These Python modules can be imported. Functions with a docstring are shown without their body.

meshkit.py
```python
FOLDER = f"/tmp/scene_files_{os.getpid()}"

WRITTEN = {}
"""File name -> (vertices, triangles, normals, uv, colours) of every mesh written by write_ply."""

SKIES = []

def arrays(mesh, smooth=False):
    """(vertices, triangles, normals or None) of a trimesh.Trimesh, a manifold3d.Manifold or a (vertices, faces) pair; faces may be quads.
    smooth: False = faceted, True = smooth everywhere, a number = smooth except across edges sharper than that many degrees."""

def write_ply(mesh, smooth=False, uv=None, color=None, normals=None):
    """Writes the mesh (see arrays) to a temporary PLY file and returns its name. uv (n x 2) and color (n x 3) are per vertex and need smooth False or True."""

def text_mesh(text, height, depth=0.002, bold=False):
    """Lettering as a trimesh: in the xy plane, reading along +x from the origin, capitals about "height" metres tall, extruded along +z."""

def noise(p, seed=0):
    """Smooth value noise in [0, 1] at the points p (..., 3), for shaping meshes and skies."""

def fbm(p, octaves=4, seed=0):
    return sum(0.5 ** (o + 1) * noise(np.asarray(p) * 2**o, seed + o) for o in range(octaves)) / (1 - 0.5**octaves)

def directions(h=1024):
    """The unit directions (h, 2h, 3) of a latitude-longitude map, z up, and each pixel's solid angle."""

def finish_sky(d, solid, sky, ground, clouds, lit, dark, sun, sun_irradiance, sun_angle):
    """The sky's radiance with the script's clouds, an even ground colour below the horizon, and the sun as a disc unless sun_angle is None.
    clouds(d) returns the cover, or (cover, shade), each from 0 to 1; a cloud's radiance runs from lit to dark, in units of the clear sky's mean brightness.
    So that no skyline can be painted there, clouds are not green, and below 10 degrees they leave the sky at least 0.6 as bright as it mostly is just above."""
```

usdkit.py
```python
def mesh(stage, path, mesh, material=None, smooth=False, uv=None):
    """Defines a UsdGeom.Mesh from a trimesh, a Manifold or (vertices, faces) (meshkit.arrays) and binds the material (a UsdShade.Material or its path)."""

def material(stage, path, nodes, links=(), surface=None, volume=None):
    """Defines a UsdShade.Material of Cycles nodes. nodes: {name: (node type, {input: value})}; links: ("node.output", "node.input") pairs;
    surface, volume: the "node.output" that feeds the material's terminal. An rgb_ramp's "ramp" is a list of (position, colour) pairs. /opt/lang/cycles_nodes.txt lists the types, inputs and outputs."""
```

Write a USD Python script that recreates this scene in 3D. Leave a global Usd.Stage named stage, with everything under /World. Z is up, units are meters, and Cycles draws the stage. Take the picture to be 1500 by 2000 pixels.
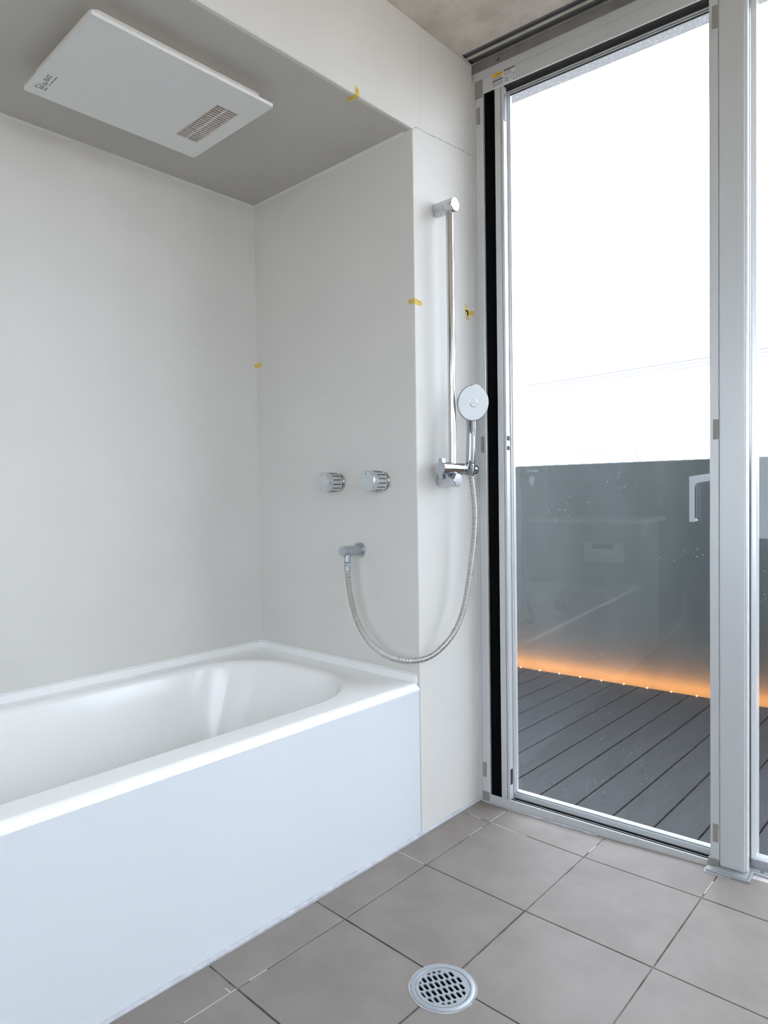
import math, random
import numpy as np, trimesh, shapely, shapely.geometry as sg
import manifold3d as m3
import usdkit, meshkit
from pxr import Usd, UsdGeom, UsdLux, UsdShade, Gf, Sdf

random.seed(7); rng = np.random.default_rng(7)
stage = Usd.Stage.CreateInMemory()
UsdGeom.SetStageUpAxis(stage, 'Z'); UsdGeom.SetStageMetersPerUnit(stage, 1.0)
UsdGeom.Xform.Define(stage, '/World'); UsdGeom.Scope.Define(stage, '/World/Looks')

# ------------------------------------------------------------------ camera
CAM = np.array([1.27965, -1.83116, 1.01741]); YAW, PITCH, ROLL = 0.745858, -0.027287, -0.014988
def rx(a): c, s = math.cos(a), math.sin(a); return np.array([[1, 0, 0], [0, c, -s], [0, s, c]])
def rz(a): c, s = math.cos(a), math.sin(a); return np.array([[c, -s, 0], [s, c, 0], [0, 0, 1]])
RC = rz(YAW) @ rx(math.pi / 2 + PITCH) @ rz(ROLL)
cam = UsdGeom.Camera.Define(stage, '/World/camera')
mt = Gf.Matrix4d(1.0)
for i in range(3):
    for j in range(3): mt[i, j] = float(RC[j, i])
mt.SetTranslateOnly(Gf.Vec3d(*CAM.tolist()))
cam.AddTransformOp().Set(mt)
cam.CreateHorizontalApertureAttr(36.0); cam.CreateVerticalApertureAttr(48.0)
cam.CreateFocalLengthAttr(36 * 1321.08 / 1500)
cam.CreateFStopAttr(0.0); cam.CreateFocusDistanceAttr(2.0)
cam.CreateClippingRangeAttr(Gf.Vec2f(0.02, 500))
cam.CreateExposureAttr(0.95)

# ------------------------------------------------------------------ sky: bright even overcast
dome = UsdLux.DomeLight.Define(stage, '/World/sky')
dome.CreateIntensityAttr(1.0); dome.CreateColorAttr(Gf.Vec3f(0.86, 0.955, 1.09))

# ------------------------------------------------------------------ helpers
USED = {}
def numbered(parent, name):
    k = USED.get((parent, name), 0); USED[(parent, name)] = k + 1
    return name if k == 0 else f'{name}_{k:03d}'
M = {}
def tag(prim, label=None, cat=None, group=None, kind=None):
    for k, v in (('label', label), ('category', cat), ('group', group), ('kind', kind)):
        if v: prim.SetCustomDataByKey(k, v)
    return prim
def arr(mesh):
    if hasattr(mesh, 'to_mesh'):
        t = mesh.to_mesh(); mesh = trimesh.Trimesh(np.array(t.vert_properties[:, :3]), np.array(t.tri_verts), process=False)
    elif isinstance(mesh, (list,)): mesh = trimesh.util.concatenate([arr(x) for x in mesh])
    elif isinstance(mesh, tuple): v, f, _ = meshkit.arrays(mesh); mesh = trimesh.Trimesh(v, f, process=False)
    return mesh
class Thing:
    """An Xform at the thing's base; its parts are given in world coordinates."""
    def __init__(s, name, base, label=None, cat=None, group=None, kind=None):
        s.path = '/World/' + numbered('/World', name); s.base = np.array(base, float)
        x = UsdGeom.Xform.Define(stage, s.path); x.AddTranslateOp().Set(Gf.Vec3d(*s.base.tolist()))
        s.prim = tag(x.GetPrim(), label, cat, group, kind)
    def part(s, name, mesh, mat, parent=None, smooth=30, label=None, kind=None):
        up = parent or s.path; p = up + '/' + numbered(up, name); m = arr(mesh).copy(); m.apply_translation(-s.base)
        g = usdkit.mesh(stage, p, m, M[mat], smooth=smooth); tag(g.GetPrim(), label, None, None, kind)
        return p
def solo(name, mesh, mat, label, cat, group=None, kind=None, smooth=30):
    p = '/World/' + numbered('/World', name)
    return tag(usdkit.mesh(stage, p, arr(mesh), M[mat], smooth=smooth).GetPrim(), label, cat, group, kind)

def rbox(x0, x1, y0, y1, z0, z1, b=0.001):
    b = min(b, (x1 - x0) / 2.2, (y1 - y0) / 2.2, (z1 - z0) / 2.2)
    P = []
    for x, sx in ((x0, 1), (x1, -1)):
        for y, sy in ((y0, 1), (y1, -1)):
            for z, sz in ((z0, 1), (z1, -1)):
                P += [(x, y + sy * b, z + sz * b), (x + sx * b, y, z + sz * b), (x + sx * b, y + sy * b, z)]
    return trimesh.convex.convex_hull(np.array(P)) if b > 1e-5 else trimesh.creation.box(bounds=[(x0, y0, z0), (x1, y1, z1)])
PHI = 0.075532; CA, SA = math.cos(PHI), math.sin(PHI)
WM = np.eye(4); WM[:3, 0] = (CA, SA, 0); WM[:3, 1] = (-SA, CA, 0)
def W(mesh):                                    # window-wall coordinates (s along, o outward, z up) -> world
    m = arr(mesh).copy(); m.apply_transform(WM); return m
def wp(s, o, z): return np.array([s * CA - o * SA, s * SA + o * CA, z])
def wbox(s0, s1, o0, o1, z0, z1, b=0.001): return W(rbox(s0, s1, o0, o1, z0, z1, b))
def winy(x): return x * SA / CA                 # y of the window plane o = 0 at x

def lathe(prof, seg=32):                        # profile (r, z), outside on the right going up
    prof = [(max(r, 0.0), z) for r, z in prof]
    V, F, rings = [], [], []
    for r, z in prof:
        if r < 1e-7: rings.append([len(V)]); V.append((0, 0, z))
        else:
            rings.append(list(range(len(V), len(V) + seg)))
            V += [(r * math.cos(2 * math.pi * k / seg), r * math.sin(2 * math.pi * k / seg), z) for k in range(seg)]
    for a, b in zip(rings[:-1], rings[1:]):
        for k in range(seg):
            k2 = (k + 1) % seg
            if len(a) == 1 and len(b) == 1: continue
            if len(a) == 1: F.append((a[0], b[k2], b[k]))
            elif len(b) == 1: F.append((a[k], a[k2], b[0]))
            else: F += [(a[k], a[k2], b[k2]), (a[k], b[k2], b[k])]
    return trimesh.Trimesh(V, F, process=False)
def aim(mesh, origin, z, x=None):
    z = np.array(z, float); z /= np.linalg.norm(z)
    x = np.array(x if x is not None else ((0, 0, 1) if abs(z[2]) < .9 else (1, 0, 0)), float)
    x = x - z * (x @ z); x /= np.linalg.norm(x); y = np.cross(z, x)
    T = np.eye(4); T[:3, 0], T[:3, 1], T[:3, 2], T[:3, 3] = x, y, z, origin
    m = arr(mesh).copy(); m.apply_transform(T); return m
def rod(p0, p1, r, b=0.0008, seg=32):
    p0, p1 = np.array(p0, float), np.array(p1, float); L = np.linalg.norm(p1 - p0)
    return aim(lathe([(0, 0), (r - b, 0), (r, b), (r, L - b), (r - b, L), (0, L)], seg), p0, p1 - p0)
def extrude(poly, h, z0=0):
    m = trimesh.util.concatenate([trimesh.creation.extrude_polygon(g, h, engine='earcut') for g in getattr(poly, 'geoms', [poly])])
    m.apply_translation((0, 0, z0)); return m
def sweep(path, radii, seg=14, up=(0, 1, 0.1)):
    path = np.array(path, float); n = len(path); radii = np.broadcast_to(radii, n)
    tan = np.gradient(path, axis=0); tan /= np.linalg.norm(tan, axis=1, keepdims=True)
    V, F = [], []; u = np.array(up, float)
    for i in range(n):
        u = u - tan[i] * (u @ tan[i]); u /= np.linalg.norm(u); w = np.cross(tan[i], u)
        for k in range(seg):
            a = 2 * math.pi * k / seg; V.append(path[i] + radii[i] * (math.cos(a) * u + math.sin(a) * w))
    for i in range(n - 1):
        for k in range(seg):
            a, b = i * seg + k, i * seg + (k + 1) % seg; F += [(a, b, b + seg), (a, b + seg, a + seg)]
    V += [path[0], path[-1]]
    for k in range(seg):
        F.append((n * seg, (k + 1) % seg, k)); a = (n - 1) * seg; F.append((n * seg + 1, a + k, a + (k + 1) % seg))
    return trimesh.Trimesh(np.array(V), F, process=False)
def spline(pts, n):
    from scipy.interpolate import CubicSpline
    pts = np.array(pts, float); t = np.r_[0, np.cumsum(np.linalg.norm(np.diff(pts, axis=0), axis=1))]
    c = CubicSpline(t, pts); return c(np.linspace(0, t[-1], n)), t[-1]

# ------------------------------------------------------------------ materials
def mat(name, nodes, links=(), surface='p.BSDF'):
    M[name] = usdkit.material(stage, '/World/Looks/' + name, nodes, links, surface=surface); return M[name]
def plain(name, col, rough=0.5, metal=0.0, **k):
    return mat(name, {'p': ('principled_bsdf', {'base_color': col, 'roughness': rough, 'metallic': metal, **k})})
def mottled(name, c0, c1, scale, rough=0.5, metal=0.0, detail=6, lo=.35, hi=.65, bump=0.0, bscale=200, bdist=.001, stretch=None, **k):
    n = {'g': ('geometry', {}), 'm': ('mapping', {'scale': stretch or (1, 1, 1)}), 'n': ('noise_texture', {'scale': scale, 'detail': detail, 'roughness': .6}),
         'r': ('rgb_ramp', {'ramp': [(0, c0), (lo, c0), (hi, c1), (1, c1)]}), 'p': ('principled_bsdf', {'roughness': rough, 'metallic': metal, **k})}
    l = [('g.position', 'm.vector'), ('m.vector', 'n.vector'), ('n.fac', 'r.fac'), ('r.color', 'p.base_color')]
    if bump:
        n['n2'] = ('noise_texture', {'scale': bscale, 'detail': 3}); n['b'] = ('bump', {'strength': bump, 'distance': bdist})
        l += [('g.position', 'n2.vector'), ('n2.fac', 'b.height'), ('b.normal', 'p.normal')]
    return mat(name, n, l)
mottled('wall_paint', (.665, .645, .608), (.69, .67, .632), 3, rough=.5, bump=.06, bscale=60, bdist=.002)
plain('rear_paint', (.22, .215, .20), .6)
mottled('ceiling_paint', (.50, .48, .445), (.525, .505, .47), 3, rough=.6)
plain('white_bead', (.90, .90, .885), .35)
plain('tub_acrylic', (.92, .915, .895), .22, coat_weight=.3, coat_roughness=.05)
plain('apron_dimmed_white', (.675, .705, .735), .28)  # the tub white again, with weaker, bluer light put into the colour
mottled('silicone', (.40, .40, .43), (.52, .52, .55), 40, rough=.45)
mottled('tile', (.205, .177, .157), (.242, .212, .19), 7, rough=.52, bump=.12, bscale=320, bdist=.0006, specular_ior_level=.33)
mottled('tile_pale', (.213, .186, .165), (.252, .222, .20), 6, rough=.50, bump=.12, bscale=320, bdist=.0006, specular_ior_level=.33)
mottled('grout', (.075, .05, .045), (.22, .19, .175), 14, rough=.8, lo=.42, hi=.58)
plain('white_filler', (.44, .42, .41), .7)
mottled('ceiling_concrete', (.50, .45, .39), (.74, .685, .615), 7, rough=.85, detail=10, lo=.3, hi=.62, bump=.25, bscale=45, bdist=.004)
mottled('balcony_concrete', (.022, .030, .030), (.042, .053, .053), 2.2, rough=.6, detail=8, lo=.35, hi=.65, bump=.15, bscale=60, bdist=.003, stretch=(1, 1, .35))
mat('frosted_canopy', {'g': ('geometry', {}), 'n': ('noise_texture', {'scale': 120, 'detail': 4}), 'r': ('rgb_ramp', {'ramp': [(0, (.305, .30, .295)), (.56, (.34, .335, .33)), (.64, (.50, .50, .50)), (1, (.55, .55, .55))]}), 'd': ('diffuse_bsdf', {'color': (.5, .5, .5)}), 't': ('translucent_bsdf', {}), 'm': ('mix_closure', {'fac': .85})},
    [('g.position', 'n.vector'), ('n.fac', 'r.fac'), ('r.color', 't.color'), ('d.BSDF', 'm.closure1'), ('t.BSDF', 'm.closure2')], surface='m.closure')
mottled('dark_lintel', (.17, .155, .145), (.23, .215, .20), 12, rough=.7)
plain('aluminium', (.56, .57, .57), .40, .25)
plain('sealant_dull', (.36, .35, .355), .5)
plain('sill_grey', (.30, .30, .30), .45, .4)
plain('plinth_grey', (.36, .37, .38), .5, .2)
plain('handle_grey', (.42, .44, .455), .34, .35)
plain('aluminium_bright', (.80, .81, .82), .28, .35)
plain('aluminium_shade', (.15, .15, .15), .45, .5)
plain('grey_rubber', (.27, .25, .225), .75)
plain('black_net', (.010, .010, .013), .55)
plain('black', (.012, .012, .014), .6)
plain('dark_rail', (.17, .175, .18), .4, .6)
plain('chrome', (.88, .89, .91), .07, 1.0)
plain('chrome_dark_reflection', (.50, .525, .56), .10, 1.0)  # chrome with the dark reflections of the room put into its colour
plain('chrome_soft', (.74, .76, .78), .26, 1.0)
mottled('chrome_spotted', (.62, .635, .66), (.45, .46, .48), 90, rough=.16, metal=1.0, lo=.55, hi=.66)
plain('steel_tube', (.66, .65, .625), .14, 1.0)
plain('hose_steel', (.60, .585, .565), .27, 1.0)
plain('satin_metal', (.47, .50, .53), .35, .8)
plain('dark_rubber', (.075, .078, .085), .55)
plain('nickel', (.55, .52, .48), .25, 1.0)
plain('silver_plate', (.70, .72, .735), .3)
plain('red_mark', (.6, .03, .04), .4); plain('blue_mark', (.02, .10, .55), .4)
plain('print_grey', (.16, .19, .19), .6); plain('print_black', (.03, .03, .035), .6); plain('print_light', (.42, .42, .45), .5)
plain('fan_white', (.76, .77, .755), .45)
plain('panel_white', (.90, .90, .90), .4); plain('fan_housing', (.74, .69, .64), .5); plain('fan_slat', (.66, .62, .58), .5); plain('fan_recess', (.06, .062, .06), .8)
plain('tape_yellow', (.72, .53, .12), .7); plain('pencil', (.10, .085, .03), .8)
plain('sticker_white', (.66, .65, .68), .5); plain('sticker_yellow', (.78, .47, .03), .5)
mottled('deck_wood', (.006, .0062, .007), (.0165, .0165, .017), 4, rough=.55, detail=8, stretch=(14, 1, 1), bump=.3, bscale=120, bdist=.001)
plain('deck_under', (.010, .010, .012), .9)
plain('drain_metal', (.36, .385, .41), .38, .45)
plain('counter_white', (.50, .51, .51), .35)
plain('screen_dark', (.05, .045, .045), .25)
plain('far_wall', (.72, .73, .75), .9); plain('far_roof', (.36, .37, .42), .9); plain('far_dark_veiled', (.27, .31, .33), .5); plain('far_red', (.42, .22, .25), .7); plain('cable', (.18, .19, .22), .8)  # dark far details paled, the bright sky veil painted into their tone
mottled('far_ground', (.52, .45, .37), (.62, .54, .45), .1, rough=.95)
mat('led_tape', {'e': ('emission', {'color': (1.0, .34, .05), 'strength': 75.0})}, surface='e.emission')
mat('led_chip', {'e': ('emission', {'color': (1.0, .55, .20), 'strength': 22.0})}, surface='e.emission')
# window glass: clear with mirror reflections from its front faces, a thin film of dust streaks and dried specks
mat('pane_glass', {
    'g': ('geometry', {}), 't': ('transparent_bsdf', {'color': (.985, .99, .99)}), 'r': ('glossy_bsdf', {'color': (1, 1, 1), 'roughness': .004}),
    'f': ('fresnel', {'IOR': 1.52}), 'inv': ('math', {'math_type': 'subtract', 'value1': 1.0}), 'ff': ('math', {'math_type': 'multiply'}),
    'mx': ('mix_closure', {}), 'dif': ('diffuse_bsdf', {'color': (.75, .78, .80)}), 'tr': ('translucent_bsdf', {'color': (.75, .78, .80)}), 'dd': ('mix_closure', {'fac': .5}),
    'map': ('mapping', {'scale': (1, 1, .12), 'rotation': (0, .10, 0)}), 'n': ('noise_texture', {'scale': 45, 'detail': 5}), 'mr': ('map_range', {'from_min': .35, 'from_max': .75, 'to_min': .002, 'to_max': .011, 'clamp': True}),
    'v': ('voronoi_texture', {'scale': 95, 'randomness': 1}), 'vm': ('map_range', {'from_min': .08, 'from_max': .13, 'to_min': .38, 'to_max': 0.0, 'clamp': True}),
    'vn': ('noise_texture', {'scale': 9, 'detail': 3}), 'vr': ('map_range', {'from_min': .55, 'from_max': .68, 'to_min': 0.0, 'to_max': 1.0, 'clamp': True}), 'vv': ('math', {'math_type': 'multiply'}),
    'add': ('math', {'math_type': 'add'}), 'fin': ('math', {'math_type': 'multiply'}), 'out': ('mix_closure', {})},
    [('g.backfacing', 'inv.value2'), ('f.fac', 'ff.value1'), ('inv.value', 'ff.value2'), ('ff.value', 'mx.fac'), ('t.BSDF', 'mx.closure1'), ('r.BSDF', 'mx.closure2'),
     ('dif.BSDF', 'dd.closure1'), ('tr.BSDF', 'dd.closure2'), ('g.position', 'map.vector'), ('map.vector', 'n.vector'), ('n.fac', 'mr.value'),
     ('g.position', 'v.vector'), ('v.distance', 'vm.value'), ('g.position', 'vn.vector'), ('vn.fac', 'vr.value'), ('vm.result', 'vv.value1'), ('vr.result', 'vv.value2'),
     ('mr.result', 'add.value1'), ('vv.value', 'add.value2'), ('add.value', 'fin.value1'), ('inv.value', 'fin.value2'), ('fin.value', 'out.fac'), ('mx.closure', 'out.closure1'), ('dd.closure', 'out.closure2')], surface='out.closure')

# ------------------------------------------------------------------ room dimensions
AW, YE, YN = 0.7611, -0.3006, -2.05            # alcove depth, its end wall beside the window, its near end
ZN, ZC = 2.0753, 2.3884                         # alcove ceiling, room ceiling
XR, YB = 2.62, -3.4                             # right wall, back wall
DR = np.array([0.4245, -0.748])                 # floor drain
def fh(x, y):                                   # floor falls to the drain
    r = math.hypot(x - DR[0], y - DR[1])
    return .0105 * (min(r, .95) / .72 - 1) + .012 * min(max((x - .3) / .43, 0), 1.3) * min(max((y + .8) / .7, 0), 1)

# ------------------------------------------------------------------ floor: tiles laid with recessed grout
fl = Thing('floor', (1.2, -1.6, 0), 'taupe square tiled wet room floor sloping to a round drain', 'floor', kind='structure')
TS, TX, TY = .31, .11182, -.1080
room = sg.Polygon([(.003, YB), (XR, YB), (XR, winy(XR) - .003), (.003, winy(.003) - .003)])
dcirc = sg.Point(*DR).buffer(.0685, 24)
def cap(poly, zoff):
    v, f = trimesh.creation.triangulate_polygon(poly, engine='earcut'); v = np.array(v)
    m = trimesh.Trimesh(np.c_[v, [fh(*p) + zoff for p in v]], f, process=False)
    if m.face_normals[:, 2].mean() < 0: m.invert()
    return m
grouts = []
for i in range(-1, 9):
    for j in range(-1, 11):
        cell = sg.box(TX + i * TS, TY - (j + 1) * TS, TX + (i + 1) * TS, TY - j * TS)
        if j == -1: cell = sg.box(TX + i * TS, TY, TX + (i + 1) * TS, TY + TS)
        full = cell.intersection(room).difference(dcirc)
        t = cell.buffer(-.0014, join_style=2).intersection(room).difference(dcirc)
        if t.is_empty or t.area < 1e-4: continue
        if full.geom_type == 'MultiPolygon': full = max(full.geoms, key=lambda g: g.area)
        if t.geom_type == 'MultiPolygon': t = max(t.geoms, key=lambda g: g.area)
        grouts.append(cap(full, -.0022))
        dz = rng.uniform(-.0003, .0003)
        ring = list(t.exterior.coords)[:-1]; inner = list(t.buffer(-.0009, join_style=2).exterior.coords)[:-1]
        top = cap(t.buffer(-.0009, join_style=2), dz)
        V, F = [], []
        if len(inner) == len(ring):
            ring = np.array(ring); k0 = int(np.argmin(np.linalg.norm(np.array(inner) - ring[0], axis=1))); inner = np.array(inner)[(np.arange(len(ring)) + k0) % len(ring)]
            if np.linalg.norm(inner[1] - ring[1]) > .01: inner = np.r_[inner[:1], inner[1:][::-1]]
        else: ring = np.array(ring); inner = ring
        n = len(ring)
        for lv, zz in ((inner, 0), (ring, -.0008), (ring, -.007)): V += [(p[0], p[1], fh(*p) + zz + dz) for p in lv]
        for L in range(2):
            for k in range(n):
                a, b = L * n + k, L * n + (k + 1) % n; F += [(a, b, b + n), (a, b + n, a + n)]
        side = trimesh.Trimesh(V, F, process=False)
        sgn = np.sum(side.face_normals[:, :2] * (side.triangles_center[:, :2] - np.array(t.centroid.coords[0])))
        if sgn < 0: side.invert()
        fl.part('tile', [top, side], random.choice(['tile', 'tile', 'tile_pale']), smooth=False)
fl.part('grout', grouts, 'grout', smooth=False)
fil = []
for (x0, y0, x1, y1) in [(TX, -.108, TX, -.02), (TX - .075, TY, TX - .03, TY), (TX + .008, TY, TX + .13, TY), (TX, TY - .04, TX, TY - .11), (TX - .11, TY - TS, TX - .008, TY - TS), (TX + TS, TY + .03, TX + TS, TY + .075), (TX, TY - 2.75 * TS, TX, TY - 2.9 * TS), (TX, TY - 3 * TS, TX, TY - 3.4 * TS), (TX, TY - 3.05 * TS, TX - .02, TY - 3.05 * TS), (TX + 2 * TS, TY + .02, TX + 2 * TS, TY + .09)]:
    a, b = np.array((x0, y0)), np.array((x1, y1)); d = (b - a) / np.linalg.norm(b - a); q = np.array((-d[1], d[0])) * .0016
    P = [a + q, b + q, b - q, a - q]; fil.append(cap(sg.Polygon(P), .0003))
fl.part('filler', fil, 'white_filler', smooth=False, label='whitish smears of filler in the tile joints')
# fine sealant bead along the bath and the left wall
bead = sg.Polygon([(0, -.006), (.0075, -.006), (.007, .001), (.004, .005), (0, .0065)])
m = extrude(bead, 3.02); m.apply_transform(np.array([[1, 0, 0, 0], [0, 0, -1, .005], [0, 1, 0, 0], [0, 0, 0, 1.]])); m.invert()
m.vertices[:, 2] += [fh(0, max(y, -.9)) for y in m.vertices[:, 1]]
solo('trim_1', m, 'silicone', 'thin grey sealant line where the bath and left wall meet the floor tiles', 'sealant', kind='structure')

# ------------------------------------------------------------------ walls and ceilings
wl = Thing('wall_left', (0, -.15, 0), 'off-white painted wall strip and bulkhead around the bath alcove opening', 'wall', kind='structure')
ytop = .06
P = sg.Polygon([(YB, ZN), (YB, ZC), (ytop, ZC), (ytop, -.02), (YE, -.02), (YE, ZN)])
I = P.buffer(-.0018, join_style=2)
pv = np.array(sg.polygon.orient(P).exterior.coords)[:-1]; iv0 = np.array(sg.polygon.orient(I).exterior.coords)[:-1]
iv = np.array([iv0[np.argmin(np.linalg.norm(iv0 - p, axis=1))] for p in pv]); n = len(pv)
V = [(-.012, *p) for p in pv] + [(-.0018, *p) for p in pv] + [(0, *p) for p in iv]; F = []
for L in range(2):
    for k in range(n): a, b = L * n + k, L * n + (k + 1) % n; F += [(a, b, b + n), (a, b + n, a + n)]
capv, capf = trimesh.creation.triangulate_polygon(sg.Polygon(iv), engine='earcut')
capm = trimesh.Trimesh(np.c_[np.zeros(len(capv)), capv], capf, process=False)
if capm.face_normals[0][0] < 0: capm.invert()
wl.part('panel', [trimesh.Trimesh(V, F, process=False), capm], 'wall_paint', smooth=False)
def crack(pts, w=.0011):
    V, F = [], []
    for i, (y, z) in enumerate(pts):
        d = np.array(pts[min(i + 1, len(pts) - 1)]) - np.array(pts[max(i - 1, 0)]); d = d / np.linalg.norm(d); q = np.array((-d[1], d[0])) * w * rng.uniform(.3, .7)
        V += [(.0003, y + q[0], z + q[1]), (.0003, y - q[0], z - q[1])]
    for i in range(len(pts) - 1): F += [(2 * i, 2 * i + 1, 2 * i + 3), (2 * i, 2 * i + 3, 2 * i + 2)]
    m = trimesh.Trimesh(V, F, process=False)
    if m.face_normals[:, 0].mean() < 0: m.invert()
    return m
plain('amber_sealant', (.50, .36, .16), .6); plain('crack_line', (.20, .18, .16), .9); plain('seam_line', (.46, .44, .41), .9)
hp = [(YE + .002, 2.0757), (-.2895, 2.0815), (-.2824, 2.0850)]; hp2 = [(-.284, 2.085)]
for y in np.linspace(-.278, -.0005, 60): hp2.append((y, np.interp(y, [-.28, -.23, -.193, -.143, -.09, -.05, 0], [2.0855, 2.0858, 2.0899, 2.0932, 2.0966, 2.0995, 2.101]) + rng.uniform(-.0009, .0009)))
wl.part('crack', [crack(hp, .0009), crack(hp2, .0015)], 'crack_line', smooth=False, label='hairline crack running to the window frame')
wl.part('sealant_line', rbox(-.0005, .0006, -.0035, -.0002, .845, .985, .0002), 'amber_sealant', smooth=False, label='amber streak of old sealant beside the frame')
wl.part('seam', crack([(-.260 - .004 * k / 20 + rng.uniform(-.0003, .0003), 2.385 - .285 * k / 20) for k in range(21)], .0008), 'seam_line', smooth=False, label='fine upright board seam above the alcove corner')
solo('wall_end', rbox(-.90, -.012, YE, YE + .32, -.02, ZC, 0), 'wall_paint', 'off-white end wall of the bath alcove carrying the taps and hose outlet', 'wall', kind='structure', smooth=False)
solo('wall_alcove', rbox(-.90, -AW, YB, YE, -.02, ZC, 0), 'wall_paint', 'long off-white back wall behind the bathtub', 'wall', kind='structure', smooth=False)
ca = Thing('ceiling_alcove', (-.38, -1.2, ZN), 'lowered off-white ceiling over the bath alcove', 'ceiling', kind='structure')
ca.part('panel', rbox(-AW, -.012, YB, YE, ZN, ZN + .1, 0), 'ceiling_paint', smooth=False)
q = sg.Polygon([(0, 0), (.006, 0), (.0035, -.0025), (0, -.006)])
m = extrude(q, YE - YB); m.apply_transform(np.array([[1, 0, 0, -AW], [0, 0, 1, YB], [0, 1, 0, ZN], [0, 0, 0, 1.]])); m.invert()
ca.part('caulk_line', m, 'wall_paint', smooth=False)
m = extrude(q, AW - .03); m.apply_transform(np.array([[0, 0, 1, -AW], [-1, 0, 0, YE], [0, 1, 0, ZN], [0, 0, 0, 1.]])); m.invert()
ca.part('caulk_line', m, 'wall_paint', smooth=False)
solo('ceiling', W(rbox(-.35, XR + .3, YB - .4, .035, ZC, ZC + .15, 0)), 'ceiling_concrete', 'bare stained concrete ceiling of the room', 'ceiling', kind='structure', smooth=False)
RW = (-2.45, -.75, 1.20, 2.10)                  # high window of the right wall, outside the frame
solo('wall_right', [rbox(XR, XR + .1, YB - .1, RW[0], -.02, ZC, 0), rbox(XR, XR + .1, RW[1], .22, -.02, ZC, 0), rbox(XR, XR + .1, RW[0], RW[1], RW[3], ZC, 0), rbox(XR, XR + .1, RW[0], RW[1], -.02, RW[2], 0)], 'wall_paint', 'off-white right hand wall outside the frame', 'wall', kind='structure', smooth=False)
w3 = Thing('window_3', (XR, -1.6, 1.2), 'high glass window in the right hand wall outside the frame', 'window', kind='structure')
w3.part('glass_pane', rbox(XR + .049, XR + .055, RW[0], RW[1], RW[2], RW[3], 0), 'pane_glass', smooth=False)
for y in (RW[0], RW[1] - .05): w3.part('frame', rbox(XR + .03, XR + .08, y, y + .05, RW[2], RW[3], .001), 'aluminium')
for z in (RW[2], RW[3] - .05): w3.part('frame', rbox(XR + .03, XR + .08, RW[0], RW[1], z, z + .05, .001), 'aluminium')
BW = (.30, 2.52, .60, 2.00)                     # glazed opening of the rear wall, behind the camera
solo('wall_back', [rbox(-.90, BW[0], YB - .1, YB, -.02, ZC, 0), rbox(BW[1], XR + .1, YB - .1, YB, -.02, ZC, 0), rbox(BW[0], BW[1], YB - .1, YB, BW[3], ZC, 0), rbox(BW[0], BW[1], YB - .1, YB, -.02, BW[2], 0), rbox(-.90, -.02, YB, -2.58, -.02, ZC, 0)], 'rear_paint', 'grey rear wall behind the camera', 'wall', kind='structure', smooth=False)
w2 = Thing('window_2', (1.4, YB, 0), 'wide glass window in the rear wall behind the camera', 'window', kind='structure')
w2.part('glass_pane', rbox(BW[0], BW[1], YB - .055, YB - .049, BW[2], BW[3], 0), 'pane_glass', smooth=False)
for x in (BW[0], (BW[0] + BW[1]) / 2 - .025, BW[1] - .05): w2.part('frame', rbox(x, x + .05, YB - .08, YB - .03, BW[2], BW[3], .001), 'aluminium')
for z in (BW[2], BW[3] - .05): w2.part('frame', rbox(BW[0], BW[1], YB - .08, YB - .03, z, z + .05, .001), 'aluminium')
lw = Thing('wall_window', wp(1.2, .05, 2.36), 'dark grey lintel band between ceiling and window head', 'wall', kind='structure')
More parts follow.
